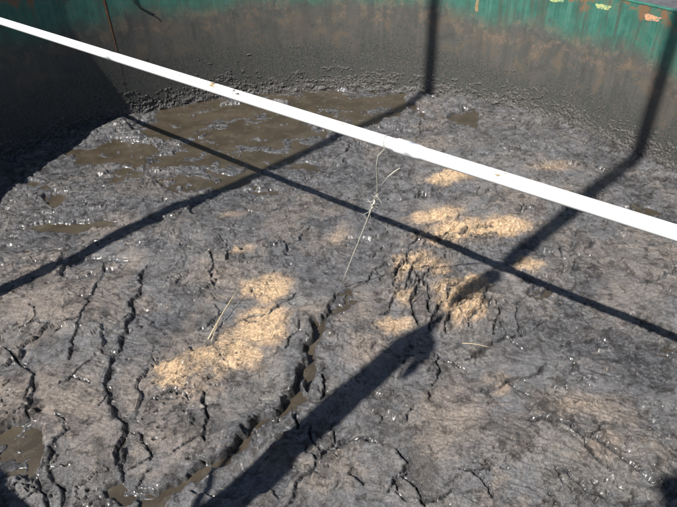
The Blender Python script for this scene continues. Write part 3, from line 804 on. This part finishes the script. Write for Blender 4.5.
F, _ = pole_at((300, 441), .35)
mB = empty('gapped_mast', (F[0], F[1], GROUND)); tag(mB, 'stout steel mast with gaps added to break its shadow, and a hooked bracket', 'mast')
z1 = hgt(447, 318); z2 = hgt(462, 308); zg = pipe_gap()
bm = bmesh.new(); tube(bm, [(0, 0, 0), (0, 0, 2), (0, 0, z1-.55), (0, 0, z1-.3), (0, 0, z1)], [.125, .125, .12, .07, .025], 24); bm_obj('lower_tube', bm, M['steel'], mB)
sun_gap(z1, z2, mB)
bm = bmesh.new(); tube(bm, [(0, 0, z2-.1), (0, 0, z2+.3), (0, 0, zg-.22), (0, 0, zg-.14)], [.02, .085, .095, .06], 24); bm_obj('middle_tube', bm, M['steel'], mB); sun_gap(zg-.14, zg+.14, mB); length('upper_tube', zg+.14, 17, .10, .10, mB)
n2 = Vector((D2[1], -D2[0], 0))                       # across the sun: to the right of the shadow
bm = bmesh.new(); p = Vector((0, 0, z1-.35))
tube(bm, [p+n2*.03, p+n2*.10+Vector((0, 0, -.08)), p+n2*.17+Vector((0, 0, -.24)), p+n2*.20+Vector((0, 0, -.48)), p+n2*.20+Vector((0, 0, -.62))], [.06, .06, .055, .05, .02], 10)
bm_obj('bracket', bm, M['steel'], mB)

# bent rod clipped on the rim
pts = []
for (px, py) in ((180, 530), (195, 507), (206, 488), (212, 473), (220, 460), (232, 449)):
    P, t = pole_at((px, py), .05); pts.append(Vector((P[0], P[1], t/COT)))
b0 = Vector((pts[0].x, pts[0].y, RIM-.12)); rod = empty('bent_rod', b0)
tag(rod, 'thin bent steel rod hooked upright on the near rim', 'rod')
bm = bmesh.new(); tube(bm, [Vector((0, 0, 0))]+[p-b0 for p in pts], [.026]*3+[.024]*4, 10); bm_obj('shaft', bm, M['rust'], rod)
bm = bmesh.new(); tube(bm, [Vector((0, 0, .10)), Vector((.03, .09, .17)), Vector((.06, .18, .10))], .02, 8); bm_obj('hook', bm, M['rust'], rod)

# unseen blocker on a post, added so its head shades the near right corner
P = G(676, 494); zl = 6.4; L = Vector((P[0]-D2[0]*zl*COT, P[1]-D2[1]*zl*COT, zl))
yl = empty('shadow_blocker', (L.x, L.y, GROUND)); tag(yl, 'added unseen shadow caster with a boxy grey head on a slim post', 'shadow caster')
bm = bmesh.new(); tube(bm, [(0, 0, 0), (0, 0, 1.2), (0, 0, zl-GROUND-.1)], [.06, .055, .04], 16); bm_obj('post', bm, M['steel'], yl)
bm = bmesh.new(); box(bm, (.07, 0, zl-GROUND), (.30, .22, .16)); bmesh.ops.bevel(bm, geom=bm.edges[:], offset=.02, segments=2, affect='EDGES'); hd = bm_obj('blocker_head', bm, M['blocker_mat'], yl, smooth=False)
bm = bmesh.new(); box(bm, (.07, 0, zl-GROUND-.085), (.24, .17, .012)); bm_obj('blocker_plate', bm, M['steel'], hd, smooth=False)

# curved shadow at the far left rim, modelled as a black tube
a0, zc = W(152, 13); a1, _ = W(134, 0)
pts = [wallpt(a1-.025, RIM+.03, -.10), wallpt(a1-.018, RIM+.03, 0.0), wallpt(a1-.012, RIM-.02, .022), wallpt(a1, 1.62, .016), wallpt((a0+a1)/2, (zc+1.60)/2, .014), wallpt(a0, zc, .014), wallpt(a0+.006, zc-.03, .02)]
cb = empty('shadow_tube', pts[0]); tag(cb, 'short black tube standing in for a curved shadow beside the rusty joint', 'shadow_tube')
bm = bmesh.new(); tube(bm, [p-pts[0] for p in pts], .010, 8); bm_obj('tube_body', bm, M['shade_black'], cb)
bm = bmesh.new(); e = pts[-1]-pts[0]; tube(bm, [e, e+Vector((.004, 0, -.02))], [.008, .006], 8); bm_obj('tube_tip', bm, M['steel'], cb)
